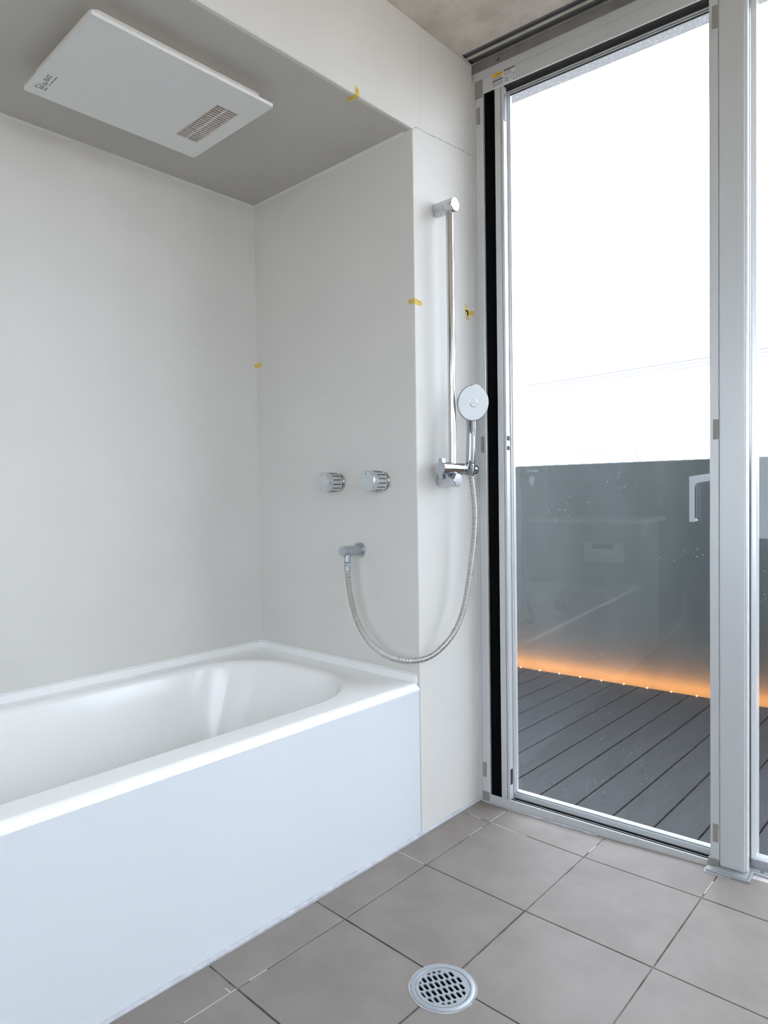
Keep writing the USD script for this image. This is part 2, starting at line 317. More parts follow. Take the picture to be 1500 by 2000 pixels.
lw.part('lintel', wbox(-.02, XR + .05, .0, .12, 2.3578, ZC + .1, 0), 'dark_lintel', smooth=False)
chip = trimesh.convex.convex_hull(np.array([(.0905, -.0012, 2.3655), (.0990, -.0012, 2.3745), (.1000, -.0012, 2.3690), (.0960, -.0035, 2.3665), (.0905, .001, 2.3655), (.0990, .001, 2.3745)]))
lw.part('hook', W(chip), 'black', smooth=False, label='tiny black hook on the lintel')

def rail(o0, o1, label):
    h = .0035; w = o1 - o0
    g = sg.box(0, 0, w, h).difference(sg.box(w * .36, -.01, w * .64, h * .75)).difference(sg.box(w * .15, h * .35, w * .85, h * .75))
    m = extrude(g, 2.50); m.apply_transform(np.array([[0, 0, 1, .012], [1, 0, 0, o0], [0, 1, 0, ZC - h], [0, 0, 0, 1.]]))
    if m.volume < 0: m.invert()
    t = Thing('curtain_rail', wp(.0, o0, ZC), label, 'rail', group='ceiling rails along the window')
    t.part('channel', W(m), 'dark_rail', smooth=False)
    t.part('end_stop', W(rbox(.006, .013, o0, o1, ZC - h, ZC, .0006)), 'black')
rail(-.0635, -.0465, 'slim dark metal ceiling rail further from the window head')
rail(-.0300, -.0085, 'slim dark metal ceiling rail right against the window lintel')

# ------------------------------------------------------------------ sliding glass door and frame
HT, HB = 2.3577, 2.2845
d1 = Thing('door_1', wp(.36, .02, 0), 'silver aluminium framed glass sliding door opening on to the balcony', 'door', kind='structure')
d1.part('jamb', wbox(-.006, .0125, .0, .10, -.01, HT, .0015), 'aluminium')
d1.part('jamb', wbox(.0125, .058, .036, .10, .0, HB, .001), 'aluminium_shade')
d1.part('header', wbox(-.006, .80, .0, .10, 2.3305, HT, .001), 'aluminium')
d1.part('header', wbox(.040, .7270, -.0015, .030, HB, 2.3295, .0012), 'aluminium')
d1.part('header_lip', wbox(.040, .7270, -.0022, .002, HB - .0016, HB + .0012, .0006), 'aluminium_bright')
d1.part('header_slot', wbox(.0415, .7270, .0025, .0398, HB - .0006, HB + .010, .0002), 'black')
d1.part('leaf_rail', wbox(.100, .76, .040, .0455, 2.2803, 2.300, .0006), 'aluminium_bright')
d1.part('leaf_rail', wbox(.100, .76, .0516, .062, 2.2830, 2.300, .0006), 'aluminium')
d1.part('leaf_rail', wbox(.100, .76, .0422, .0455, 2.2745, 2.2784, .0005), 'aluminium_bright')
d1.part('leaf_gasket', wbox(.100, .76, .0432, .0455, 2.2700, 2.2806, .0004), 'dark_rubber')
d1.part('sill', wbox(.012, .7135, .0, .0055, -.012, .0275, .0009), 'aluminium')
d1.part('sill_track', wbox(.012, .7135, .0055, .036, -.012, .0175, .0005), 'black')
for o in (.0125, .0245): d1.part('sill_rib', wbox(.04, .7135, o, o + .0035, .0172, .0215, .0004), 'sill_grey')
d1.part('sill', wbox(.06, .80, .034, .115, -.012, .0165, .0008), 'aluminium_bright')
d1.part('leaf_rail', wbox(.108, .78, .0375, .058, .0215, .0385, .0012), 'aluminium')
d1.part('leaf_gasket', wbox(.108, .78, .0372, .058, .0160, .0216, .0003), 'black')
d1.part('leaf_gasket', wbox(.108, .78, .0415, .056, .0385, .0420, .0005), 'satin_metal')
d1.part('leaf_stile', wbox(.062, .1112, .0375, .060, .020, 2.298, .0012), 'aluminium_bright')
d1.part('leaf_gasket', wbox(.1112, .1142, .0415, .056, .040, 2.272, .0005), 'aluminium')
d1.part('leaf_stile', wbox(.712, .750, .0345, .060, .020, 2.298, .0012), 'aluminium')
d1.part('glass_pane', wbox(.1100, .716, .0455, .0515, .040, 2.290, 0), 'pane_glass', smooth=False, label='clear dusty pane of the sliding door')
d1.part('mullion', wbox(.7270, .7880, .0, .100, .020, HT + .02, .0025), 'aluminium', label='broad square silver post right of the door')
d1.part('mullion_strip', wbox(.7878, .7930, .008, .028, .020, HT, .001), 'aluminium_bright')
d1.part('mullion_strip', wbox(.7878, .7905, .034, .044, .020, HT, .001), 'aluminium')
hp_ = sg.Polygon([(.6535, .9300), (.6535, 1.0500), (.6665, 1.0525), (.7160, 1.0590), (.7160, 1.0400), (.6760, 1.0335), (.6705, 1.0310), (.6675, 1.0260), (.6675, .9350), (.6715, .9345), (.6715, .9315), (.6640, .9290)])
hm = extrude(hp_.buffer(.0012).buffer(-.0012), .018)
T_ = np.array([[1, 0, 0, 0], [0, 0, -1, .022], [0, 1, 0, 0], [0, 0, 0, 1.]]); hm.apply_transform(T_)
hd = d1.part('handle', W(hm), 'handle_grey', label='pale grey bow handle on the door edge')
d1.part('handle_foot', wbox(.7085, .7165, .006, .036, 1.036, 1.062, .001), 'handle_grey')
d1.part('grip_insert', wbox(.6678, .6690, .006, .020, .942, 1.024, .0004), 'dark_rubber')
# plinth on which the post stands, with its sealant bead
ply = sg.Polygon([(.7005, -.034), (.8045, -.034), (.8045, .0205), (XR, .0205), (XR, .10), (.7135, .10), (.7135, -.012), (.7005, -.012)])
d1.part('plinth', W(extrude(ply, .032, -.012)), 'plinth_grey', smooth=False, label='flat silver plinth plate under the post')
d1.part('plinth_seal', W(extrude(ply.buffer(.0042).difference(ply.buffer(-.0001)), .022, -.008)), 'silicone', smooth=False)
ply2 = sg.LineString([(.7135, -.0285), (.7985, -.0285), (.7985, .026), (1.6, .026)]).buffer(.0007, cap_style=2, join_style=2)
d1.part('plinth_joint', W(extrude(ply2, .0006, .0199)), 'dark_rubber', smooth=False)
# ragged sealant residue in front of the sill
rp = [(.012, -.001)] + [(s, -.0075 - .003 * meshkit.noise(np.array([s * 70, 0, 0])) - .002 * meshkit.noise(np.array([s * 300, 3, 0]))) for s in np.linspace(.014, .40, 110)] + [(.402, -.001)]
mm = W(extrude(sg.Polygon(rp).buffer(0), .004, 0)); mm.vertices[:, 2] += [fh(x, y) - .0015 for x, y, z in mm.vertices]
d1.part('sill_seal', mm, 'silicone', smooth=False)

w1 = Thing('window_1', wp(1.6, .05, 0), 'fixed glass window right of the broad post', 'window', kind='structure')
w1.part('glass_pane', wbox(.806, XR - .10, .064, .070, .040, 2.275, 0), 'pane_glass', smooth=False)
w1.part('frame', wbox(.7930, .8055, .050, .090, .020, HT, .001), 'aluminium_bright')
w1.part('frame', wbox(.7930, XR, .050, .090, .015, .041, .001), 'plinth_grey')
w1.part('frame', wbox(.7930, XR, .0, .100, 2.272, HT, .001), 'aluminium')
w1.part('frame', wbox(XR - .11, XR + .02, .020, .100, .0, HT, .001), 'aluminium')
w1.part('screw', W(aim(lathe([(0, .0), (.0055, .0), (.0045, .002), (0, .0026)], 16), (.823, .034, .0198), (0, 0, 1))), 'dark_rail')

# ------------------------------------------------------------------ pleated insect screen folded at the left jamb
isc = Thing('insect_screen', wp(.06, .01, 0), 'black pleated insect screen folded against the left door jamb', 'insect screen')
isc.part('side_channel', wbox(.0135, .0392, -.0015, .034, .020, 2.276, .0009), 'aluminium', label='silver upright guide beside the left wall')
isc.part('side_channel', wbox(.0388, .0412, -.0025, .012, .026, HB, .0007), 'aluminium_bright')
NP = 14; zz0, zz1 = .026, HB + .002
xs = np.linspace(.0412, .0812, 2 * NP + 1); V, F = [], []
for i, s in enumerate(xs):
    o = .006 if i % 2 else .024
    V += [(s, o, zz0), (s, o, zz1), (s, o + .0012, zz0), (s, o + .0012, zz1)]
for i in range(2 * NP):
    a, b = 4 * i, 4 * i + 4; F += [(a, b, b + 1), (a, b + 1, a + 1), (a + 2, b + 3, b + 2), (a + 2, a + 3, b + 3), (a, b + 2, b), (a, a + 2, b + 2), (a + 1, b + 1, b + 3), (a + 1, b + 3, a + 3)]
mat('pleat_net', {'g': ('geometry', {}), 'm': ('mapping', {'scale': (1, 1, .1)}), 'n': ('noise_texture', {'scale': 160, 'detail': 4}), 'r': ('rgb_ramp', {'ramp': [(0, (.009, .009, .013)), (.68, (.010, .010, .014)), (.74, (.09, .09, .11)), (1, (.12, .12, .14))]}), 'p': ('principled_bsdf', {'roughness': .5})},
    [('g.position', 'm.vector'), ('m.vector', 'n.vector'), ('n.fac', 'r.fac'), ('r.color', 'p.base_color')])
isc.part('pleated_mesh', W(trimesh.Trimesh(V, F, process=False)), 'pleat_net', smooth=False)
isc.part('pull_bar', wbox(.0815, .1020, .0005, .028, .026, HB + .001, .0009), 'aluminium')
isc.part('pull_bar', wbox(.1032, .1115, .0015, .024, .026, HB + .001, .0012), 'aluminium')
isc.part('pull_bar', wbox(.1010, .1040, .004, .024, .026, HB, .0005), 'aluminium_shade')
isc.part('catch', wbox(.1112, .1135, .0060, .0190, 1.150, 1.162, .0005), 'black'); isc.part('catch', wbox(.1112, .1135, .0060, .0190, 1.180, 1.194, .0005), 'black')
isc.part('catch', wbox(.1112, .1130, .0060, .0190, .075, .125, .0005), 'black'); isc.part('catch', wbox(.1112, .1130, .0060, .0190, 2.180, 2.262, .0005), 'dark_rail')
isc.part('side_channel', wbox(.7055, .7268, -.0005, .034, .030, HT, .0009), 'aluminium', label='silver upright guide against the broad post')
isc.part('corner_cap', wbox(.0140, .0405, -.0040, .012, 2.2735, 2.3290, .0012), 'grey_rubber', label='grey corner cap')
isc.part('corner_cap', wbox(.0130, .0385, -.0035, .012, .004, .0345, .0012), 'grey_rubber', label='grey corner cap')
isc.part('corner_cap', wbox(.7000, .7262, -.0035, .012, .018, .0365, .0012), 'grey_rubber', label='grey corner cap')
for s0, z0, z1 in ((.0190, 2.193, 2.245), (.0220, 1.146, 1.197), (.0165, .083, .131)): isc.part('rubber_tab', wbox(s0, s0 + .0112, -.0045, .004, z0, z1, .001), 'grey_rubber', label='small grey rubber pad')
for s0, z0, z1 in ((.7135, 2.196, 2.252), (.7145, 1.146, 1.197), (.7120, .083, .130)): isc.part('rubber_tab', wbox(s0, s0 + .0122, -.0040, .004, z0, z1, .001), 'grey_rubber', label='small grey rubber pad')

# warning sticker on the header
st = Thing('warning_sticker', wp(.115, -.002, 2.306), 'small printed warning sticker with a yellow heading on the door header', 'sticker')
def sp(s0, s1, z0, z1, mt_, name, lift=0.0, parent=None): return st.part(name, wbox(s0, s1, -.0020 - .0002 - lift, -.0016, z0, z1, 0), mt_, parent, smooth=False)
pa = sp(.0755, .1140, 2.2862, 2.3280, 'sticker_white', 'sheet'); pb = sp(.1158, .1552, 2.2862, 2.3280, 'sticker_white', 'sheet')
sp(.0757, .1138, 2.3170, 2.3279, 'sticker_yellow', 'heading', .0001)
tri = sg.Polygon([(0, 0), (.0062, 0), (.0031, .0056)]).difference(sg.Polygon([(.0013, .0008), (.0049, .0008), (.0031, .0040)]))
tm = extrude(tri, .0003); tm.apply_transform(np.array([[1, 0, 0, .0865], [0, 0, -1, -.0021], [0, 1, 0, 2.3195], [0, 0, 0, 1.]])); st.part('warning_mark', W(tm), 'print_black', smooth=False)
ink = []
def ib(s0, s1, z0, z1): ink.append(wbox(s0, s1, -.00235, -.0018, z0, z1, 0))
for dx, segs in ((.0945, [(0, .0062, .0060, .0068), (0, .0062, .0034, .0040), (.0003, .006, .0004, .0010), (.0028, .0035, .0004, .0066), (-.0012, -.0004, .0005, .0065)]), (.1025, [(0, .0070, .0056, .0063), (.0030, .0038, .0002, .0072), (.0006, .0064, .0028, .0034), (.0004, .0010, .0002, .0034), (.0060, .0066, .0002, .0034), (.0012, .0060, .0040, .0045)])):
    for a, b, c, e in segs: ib(dx + a, dx + b, 2.3188 + c, 2.3188 + e)
ib(.0763, .1134, 2.3038, 2.3074); ib(.1166, .1545, 2.3236, 2.3270); ib(.1480, .1545, 2.3068, 2.3088); ib(.1480, .1545, 2.2876, 2.2892)
r2 = random.Random(3)
for z in np.arange(2.3095, 2.3165, .0019): ib(.0770, .0770 + .030 + r2.uniform(0, .006), z, z + .0007)
for z in np.arange(2.2880, 2.3030, .0022):
    s = .0772
    while s < .111: w = r2.uniform(.002, .008); ib(s, min(s + w, .1125), z, z + .0009); s += w + r2.uniform(.0008, .003)
for z in np.arange(2.3090, 2.3225, .0021):
    s = .1175
    while s < .140: w = r2.uniform(.002, .007); ib(s, min(s + w, .143), z, z + .0008); s += w + r2.uniform(.0008, .003)
st.part('print', ink, 'print_black', smooth=False)
dg = [wbox(.1195, .1330, -.0023, -.0018, 2.2885, 2.3040, 0), wbox(.1385, .1425, -.0023, -.0018, 2.2925, 2.3055, 0), wbox(.1475, .1515, -.0023, -.0018, 2.2935, 2.3050, 0)]
st.part('diagram', dg, 'print_light', smooth=False)

# ------------------------------------------------------------------ balcony
dk = Thing('deck', (.4, 1.0, -.04), 'dark grey brown balcony decking of long boards', 'deck', kind='structure')
PW = .1266
def oline(x, o): return (o + x * SA) / CA       # y of the line o = const at x
for k in range(-14, 20):
    x0 = .0983 + PW * k + .0022; x1 = x0 + PW - .0044
    P = [(x0, oline(x0, .118)), (x1, oline(x1, .118)), (x1, oline(x1, 1.708)), (x0, oline(x0, 1.708))]
    pts = []
    for (x, y), (sx, sy) in zip(P, ((1, 1), (-1, 1), (-1, -1), (1, -1))):
        pts += [(x + sx * .002, y + sy * .002, -.030), (x, y, -.032), (x, y, -.055)]
    dk.part('deck_board', trimesh.convex.convex_hull(np.array(pts)), 'deck_wood', smooth=False)
dk.part('underlay', W(rbox(-2.2, 3.2, .10, 1.789, -.085, -.057, 0)), 'deck_under', smooth=False)
solo('wall_balcony', W(rbox(-3.2, 4.2, 1.79, 1.93, -.30, 1.1690, .004)), 'balcony_concrete', 'dark concrete balcony parapet with rain streaks beyond the glass', 'wall', kind='structure')
solo('ceiling_balcony', W(rbox(-3.2, 4.2, .122, .455, 2.4995, 2.5095, 0)), 'frosted_canopy', 'narrow frosted speckled canopy above the balcony door', 'ceiling', kind='structure')
ls = Thing('led_strip', wp(0, 1.715, -.04), 'glowing orange strip light along the foot of the balcony parapet', 'strip light')
ls.part('holder', W(rbox(-2.2, 3.2, 1.7085, 1.7125, -.056, -.031, .0004)), 'black')
ls.part('light_tape', W(rbox(-2.2, 3.2, 1.7126, 1.7160, -.046, -.0345, 0)), 'led_tape', smooth=False)
for k in range(-12, 22):
    s = .0125 + .1225 * k
    ls.part('lamp', W(rbox(s - .0028, s + .0028, 1.7085, 1.7150, -.0325, -.0275, .0008)), 'led_chip')

# ------------------------------------------------------------------ distance, the pale veil of the sky partly put into its dark colours
solo('ground', rbox(-150, 150, -150, 150, -9.2, -9, 0), 'far_ground', 'distant ground of the town below the balcony', 'ground', kind='structure', smooth=False)
hs = Thing('house', wp(-9.0, 20, -9), 'pale house with a grey roof beyond the parapet, left side', 'house')
hs.part('wall', W(rbox(-12.4, -8.3, 20, 26, -9, 2.36, 0)), 'far_wall', smooth=False)
rf = trimesh.convex.convex_hull(np.array([(-12.6, 19.8, 2.36), (-8.15, 19.8, 2.34), (-8.15, 26.2, 2.34), (-12.6, 26.2, 2.36), (-12.0, 21.2, 2.62), (-9.05, 21.2, 2.60), (-9.05, 25, 2.60), (-12.0, 25, 2.62)]))
hs.part('roof', W(rf), 'far_roof', smooth=False)
wf = hs.part('window', W(rbox(-8.97, -8.60, 19.95, 20.05, 1.2, 2.21, 0)), 'far_wall', smooth=False)
hs.part('shutter', W(rbox(-9.02, -8.93, 19.90, 20.0, 1.2, 2.215, 0)), 'far_dark_veiled', wf, smooth=False); hs.part('shutter', W(rbox(-8.74, -8.63, 19.90, 20.0, 1.2, 2.19, 0)), 'far_dark_veiled', wf, smooth=False)
hs2 = Thing('house', wp(-4.9, 22, -9), 'pale low building with a small dark sign just left of the post', 'building')
hs2.part('wall', W(rbox(-6.2, -3.6, 22, 27, -9, 2.02, 0)), 'far_wall', smooth=False)
hs2.part('sign', W(rbox(-5.98, -5.78, 21.9, 22, 2.02, 2.14, 0)), 'far_dark_veiled', smooth=False)
cr = Thing('crane', wp(-6.1, 24, -9), 'faint red crane jib above the parapet', 'crane')
cr.part('jib', W(sweep([(-7.32, 24, 2.56), (-7.10, 24, 2.1), (-6.6, 24, 1.0)], [.055, .075, .09], 6)), 'far_red')
cr.part('mast', W(rbox(-6.8, -6.4, 23.8, 24.2, -9, 1.1, 0)), 'far_red', smooth=False)
hs3 = Thing('house', wp(-1.9, 20, -9), 'pale building with a thin railing right of the post', 'building')
hs3.part('wall', W(rbox(-2.75, 1.0, 20.3, 26, -9, 2.05, 0)), 'far_wall', smooth=False)
hs3.part('railing', W(rbox(-2.50, .8, 20.28, 20.34, 2.32, 2.37, 0)), 'far_dark_veiled', smooth=False)
for s in (-2.47, -2.3, -1.2, -.2): hs3.part('rail_post', W(rbox(s, s + .03, 20.28, 20.34, 2.05, 2.34, 0)), 'far_dark_veiled', smooth=False)
for k, (za, zb, rr, lab) in enumerate(((4.075, 4.03, .016, 'topmost thin overhead cable across the white sky'), (3.985, 3.95, .010, 'middle thin overhead cable across the white sky'), (3.905, 3.885, .010, 'lowest thin overhead cable across the white sky'))):
    path = [(s, 15 + (s + 2) * -.25, np.interp(s, [-7.5, -2.0, 3], [za + .06, za, zb - .02]) - .012 * (1 - ((s + 2) / 6) ** 2)) for s in np.linspace(-8, 4, 24)]
    solo('overhead_cable', W(sweep(path, rr, 6)), 'cable', lab, 'cable', group='overhead cables beyond the balcony')
solo('overhead_cable', W(sweep([(-1.72, 16.9, 4.42), (-1.2, 16.8, 4.435), (.5, 16.6, 4.44), (4, 16.3, 4.46)], [.02, .03, .03, .03], 8)), 'cable', 'thicker cable bundle seen right of the post', 'cable', group='overhead cables beyond the balcony')

# ------------------------------------------------------------------ bathtub
ZR = .4535
bt = Thing('bathtub', (-.38, -1.17, 0), 'white glossy built-in bathtub with a plain front apron', 'bathtub')
def rrect(x0, x1, y0, y1, r, nc=14, nl=22, ns=8):
    r = max(min(r, (x1 - x0) / 2 - .002, (y1 - y0) / 2 - .002), .0008); P = []
    cs = [(x1 - r, y1 - r, 0), (x0 + r, y1 - r, 90), (x0 + r, y0 + r, 180), (x1 - r, y0 + r, 270)]
    for i, (cx, cy, a) in enumerate(cs):
        for k in range(nc): t = math.radians(a + 90 * k / (nc - 1)); P.append((cx + r * math.cos(t), cy + r * math.sin(t)))
        nx = cs[(i + 1) % 4]; t = math.radians(a + 90); e0 = np.array((cx + r * math.cos(t), cy + r * math.sin(t))); t2 = math.radians(nx[2]); e1 = np.array((nx[0] + r * math.cos(t2), nx[1] + r * math.sin(t2)))
        m_ = nl if i % 2 else ns
        P += [tuple(e0 + (e1 - e0) * (k + 1) / (m_ + 1)) for k in range(m_)]
    return np.array(P)
X0, X1, Y0, Y1 = -AW + .001, .0, YN + .001, YE - .001
BX0, BX1, BY0, BY1, BR = -.697, -.098, -1.945, -.402, .235
rings = []
rings.append((rrect(X0, X1 - .0001, Y0, Y1, .001), .433))
for a in np.linspace(0, 90, 7):
    t = math.radians(a); d = .020 * (1 - math.cos(t)); rings.append((rrect(X0, X1 - d, Y0, Y1, .001), ZR - .020 + .020 * math.sin(t)))
for a in np.linspace(0, 1, 3)[1:-1]:
    P = rrect(X0, X1 - .020, Y0, Y1, .001) * (1 - a) + rrect(BX0 - .018, BX1 + .018, BY0 - .018, BY1 + .018, BR + .018) * a; rings.append((P, ZR))
for a in np.linspace(0, 75, 7):
    t = math.radians(a); d = .018 - .024 * math.sin(t); rings.append((rrect(BX0 - d, BX1 + d, BY0 - d, BY1 + d, BR + d), ZR - .024 * (1 - math.cos(t))))
zs_ = ZR - .024 * (1 - math.cos(math.radians(75)))
for a in np.linspace(0, 1, 12)[1:]:
    z = zs_ + (.105 - zs_) * a; dx = .006 + .062 * a; dyf = .006 + .17 * a ** 1.15; dyn = .006 + .09 * a
    rings.append((rrect(BX0 + dx, BX1 - dx, BY0 + dyn, BY1 - dyf, BR - .06 * a), z))
for a in np.linspace(0, 90, 6)[1:]:
    t = math.radians(a); d = .045 * math.sin(t); rings.append((rrect(BX0 + .068 + d, BX1 - .068 - d, BY0 + .096 + d, BY1 - .176 - d, .175 - d * .6), .105 - .045 * (1 - math.cos(t))))
V = np.vstack([np.c_[P, np.full(len(P), z)] for P, z in rings]); n = len(rings[0][0]); F = []
for L in range(len(rings) - 1):
    for k in range(n): a, b = L * n + k, L * n + (k + 1) % n; F += [(a, b, b + n), (a, b + n, a + n)]
c = len(V); V = np.r_[V, [[*rings[-1][0].mean(0), .058]]]; a = (len(rings) - 1) * n
for k in range(n): F.append((a + k, a + (k + 1) % n, c))
bt.part('tub_shell', trimesh.Trimesh(V, F, process=False), 'tub_acrylic', smooth=40)
bt.part('apron', rbox(-.022, -.0002, Y0, Y1 - .003, -.02, .4332, .0004), 'apron_dimmed_white')
bt.part('apron_seal', rbox(-.015, -.0012, Y1 - .0035, YE + .0005, .0, .452, .0005), 'silicone')
bt.part('upstand', rbox(-AW, -AW + .0085, Y0, YE, ZR - .003, .4765, .002), 'white_bead'); bt.part('upstand', rbox(-AW, -.007, YE - .0085, YE, ZR - .003, .4765, .002), 'white_bead')
bt.part('sealant_bead', rbox(-AW, -AW + .004, Y0, YE, .476, .4805, .0015), 'white_bead'); bt.part('sealant_bead', rbox(-AW, -.010, YE - .004, YE, .476, .4805, .0015), 'white_bead')
inl = lathe([(0, .0), (.040, .0), (.040, .004), (.036, .007), (.022, .007), (.021, .004), (.017, .004), (.017, .009), (0, .010)], 36)
bt.part('water_inlet', aim(inl, (-.438, -1.905, .325), (0, .99, .13)), 'nickel', label='round metal water inlet on the near end of the tub')
bt.part('drain_plug', aim(lathe([(0, 0), (.03, 0), (.03, .004), (.02, .006), (0, .006)], 30), (-.40, -1.6, .058), (0, 0, 1)), 'chrome')

# counter at the near end of the tub (seen as a reflection in the door glass), with the bath controller
ct = Thing('vanity_counter', (-.36, -2.3, 0), 'white counter at the near end of the bathtub, mirrored in the door glass', 'counter')
ct.part('body', rbox(-AW, -.004, -2.56, YN, 0, .815, .001), 'counter_white'); ct.part('top', rbox(-AW, .035, -2.57, YN + .012, .8165, .846, .003), 'white_bead'); ct.part('edge_trim', rbox(-.020, .003, YN - .004, YN + .003, .45, .8155, .001), 'aluminium')
bc = Thing('bath_controller', (-.208, YN, .64), 'white bath remote control panel with a dark display, mirrored in the door glass', 'control panel')
bc.part('body', rbox(-.326, -.091, YN + .0005, YN + .018, .583, .699, .003), 'panel_white'); bc.part('display', rbox(-.279, -.155, YN + .018, YN + .0188, .662, .692, .0002), 'screen_dark')
for k in range(4): bc.part('button', rbox(-.30 + .05 * k, -.27 + .05 * k, YN + .018, YN + .0192, .600, .612, .0004), 'silver_plate')

# ------------------------------------------------------------------ ceiling heater and fan
ch = Thing('ceiling_heater', (-.325, -.94, ZN), 'white flat bathroom ventilation heater panel on the alcove ceiling', 'ceiling heater')
Z1 = ZN - .050; Z2 = ZN - .0415
body = extrude(sg.box(-.505, -1.156, -.178, -.703).buffer(-.02).buffer(.02), ZN - Z2 - .0004, Z2)
ch.part('housing', body, 'fan_housing', smooth=40)
gr = (-.4305, -.2240, -.8135, -.7440)
pan = sg.box(-.5115, -1.1785, -.1320, -.7035).buffer(-.003).buffer(.003)
hole = sg.box(gr[0], gr[2], gr[1], gr[3])
ch.part('front_panel', extrude(pan.difference(hole), Z2 - Z1, Z1), 'fan_white', smooth=False)
gp = ch.part('grille', extrude(hole.difference(hole.buffer(-.004, join_style=2)), .0065, Z1 - .0003), 'fan_slat', smooth=False, label='narrow slotted air grille')
ch.part('recess', rbox(gr[0], gr[1], gr[2], gr[3], Z2 - .0005, Z2 + .0004, 0), 'fan_recess', gp, smooth=False)
ns_ = 20; px = (gr[1] - gr[0] - .008) / ns_
for k in range(1, ns_): x = gr[0] + .004 + px * k; ch.part('slat', rbox(x - .0017, x + .0017, gr[2] + .003, gr[3] - .003, Z1 + .0006, Z1 + .0060, .0005), 'fan_slat', gp)
ym = (gr[2] + gr[3]) / 2; ch.part('centre_bar', rbox(gr[0] + .003, gr[1] - .003, ym - .0022, ym + .0022, Z1 + .0003, Z1 + .0055, .0005), 'fan_slat', gp)
r2 = random.Random(11); ink = []
def word(x0, x1, y, h):
    x = x0
    while x < x1 - .001:
        w = r2.uniform(.0012, .0030); ink.append(rbox(x, x + w, y, y + h * r2.uniform(.55, 1), Z1 - .00018, Z1 + .0001, 0)); x += w + r2.uniform(.0003, .0012)
for y, h, spans in ((-1.1655, .0036, [(-.479, -.462)]), (-1.1605, .0034, [(-.479, -.474), (-.463, -.455), (-.436, -.421), (-.417, -.405)]), (-1.1560, .0030, [(-.478, -.462), (-.458, -.443), (-.436, -.416), (-.411, -.408)]), (-1.1525, .0030, [(-.478, -.460), (-.456, -.438), (-.434, -.404)]), (-1.1490, .0030, [(-.478, -.462), (-.458, -.440)]), (-1.1430, .0040, [(-.478, -.462), (-.450, -.444), (-.438, -.424), (-.420, -.404)])):
    for a, b in spans: word(a, b, y, h)
ch.part('rating_print', ink, 'print_grey', smooth=False, label='tiny dark printed lines in the panel corner')

# ------------------------------------------------------------------ yellow masking tapes with pencil marks
def tape(label, quads, marks=()):
    allp = np.vstack([np.array(q[0]) for q in quads]); t = Thing('masking_tape', allp.mean(0), label, 'tape', group='yellow tape bits on the walls')
    def slab(P, nrm, lift, th):
        P = np.array(P, float); nrm = np.array(nrm, float); return trimesh.convex.convex_hull(np.vstack([P + nrm * lift, P + nrm * (lift + th)]))
    for P, nrm in quads: t.part('strip', slab(P, nrm, .0002, .00035), 'tape_yellow', smooth=False)
    for P, nrm in marks: t.part('pencil_mark', slab(P, nrm, .0005, .0002), 'pencil', smooth=False)
def stroke(a, b, w, nrm):
    a, b, nrm = map(lambda v: np.array(v, float), (a, b, nrm)); d = b - a; d /= np.linalg.norm(d); q = np.cross(nrm, d) * w / 2; return ([a + q, b + q, b - q, a - q], nrm)
X_, Yn, Zd = (1, 0, 0), (0, -1, 0), (0, 0, -1)
tape('folded yellow tape on the bulkhead edge under the room ceiling', [([(0, -.534, 2.0995), (0, -.5187, 2.0925), (0, -.5190, 2.0757), (0, -.5350, 2.0757)], X_), ([(-.0003, -.5350, ZN), (-.0003, -.5190, ZN), (-.0345, -.5195, ZN), (-.0300, -.5385, ZN)], Zd)],
     [stroke((0, -.5275, 2.0800), (0, -.5275, 2.0925), .0012, X_), stroke((0, -.5305, 2.0885), (0, -.5275, 2.0925), .0010, X_), stroke((0, -.5245, 2.0865), (0, -.5275, 2.0925), .0010, X_), stroke((-.012, -.529, ZN), (-.026, -.531, ZN), .0012, Zd), stroke((-.026, -.531, ZN), (-.024, -.5345, ZN), .0014, Zd)])
tape('small yellow tape folded into the inner corner of the bath alcove', [([(-AW, -.312, 1.4990), (-AW, YE, 1.5010), (-AW, YE, 1.4868), (-AW, -.310, 1.4857)], X_), ([(-AW, YE, 1.5010), (-.7333, YE, 1.5035), (-.7340, YE, 1.4880), (-AW, YE, 1.4868)], Yn)],
     [stroke((-AW, -.310, 1.4960), (-AW, -.306, 1.4940), .0015, X_), stroke((-.749, YE, 1.4985), (-.741, YE, 1.4998), .0015, Yn)])
tape('yellow tape folded round the alcove corner left of the shower rail', [([(-.0225, YE, 1.5870), (-.0005, YE, 1.5875), (-.0005, YE, 1.5705), (-.0245, YE, 1.5730)], Yn), ([(0, YE + .0005, 1.5880), (0, -.2648, 1.5823), (0, -.2695, 1.5690), (0, YE + .0005, 1.5707)], X_)],
     [stroke((-.019, YE, 1.5825), (-.019, YE, 1.5770), .0013, Yn), stroke((-.019, YE, 1.5798), (-.011, YE, 1.5798), .0013, Yn), stroke((0, -.288, 1.5800), (0, -.278, 1.5800), .0009, X_), stroke((0, -.278, 1.5800), (0, -.277, 1.5755), .0009, X_)])
tape('branching yellow tape on the wall strip beside the window frame', [([(0, -.0500, 1.6195), (0, -.0375, 1.6120), (0, -.0360, 1.5960), (0, -.0510, 1.5960)], X_), ([(0, -.0515, 1.5985), (0, -.0350, 1.6005), (0, -.0300, 1.5720), (0, -.0410, 1.5695)], X_), ([(0, -.0400, 1.5990), (0, -.0040, 1.6050), (0, -.0010, 1.5920), (0, -.0400, 1.5840)], X_)])

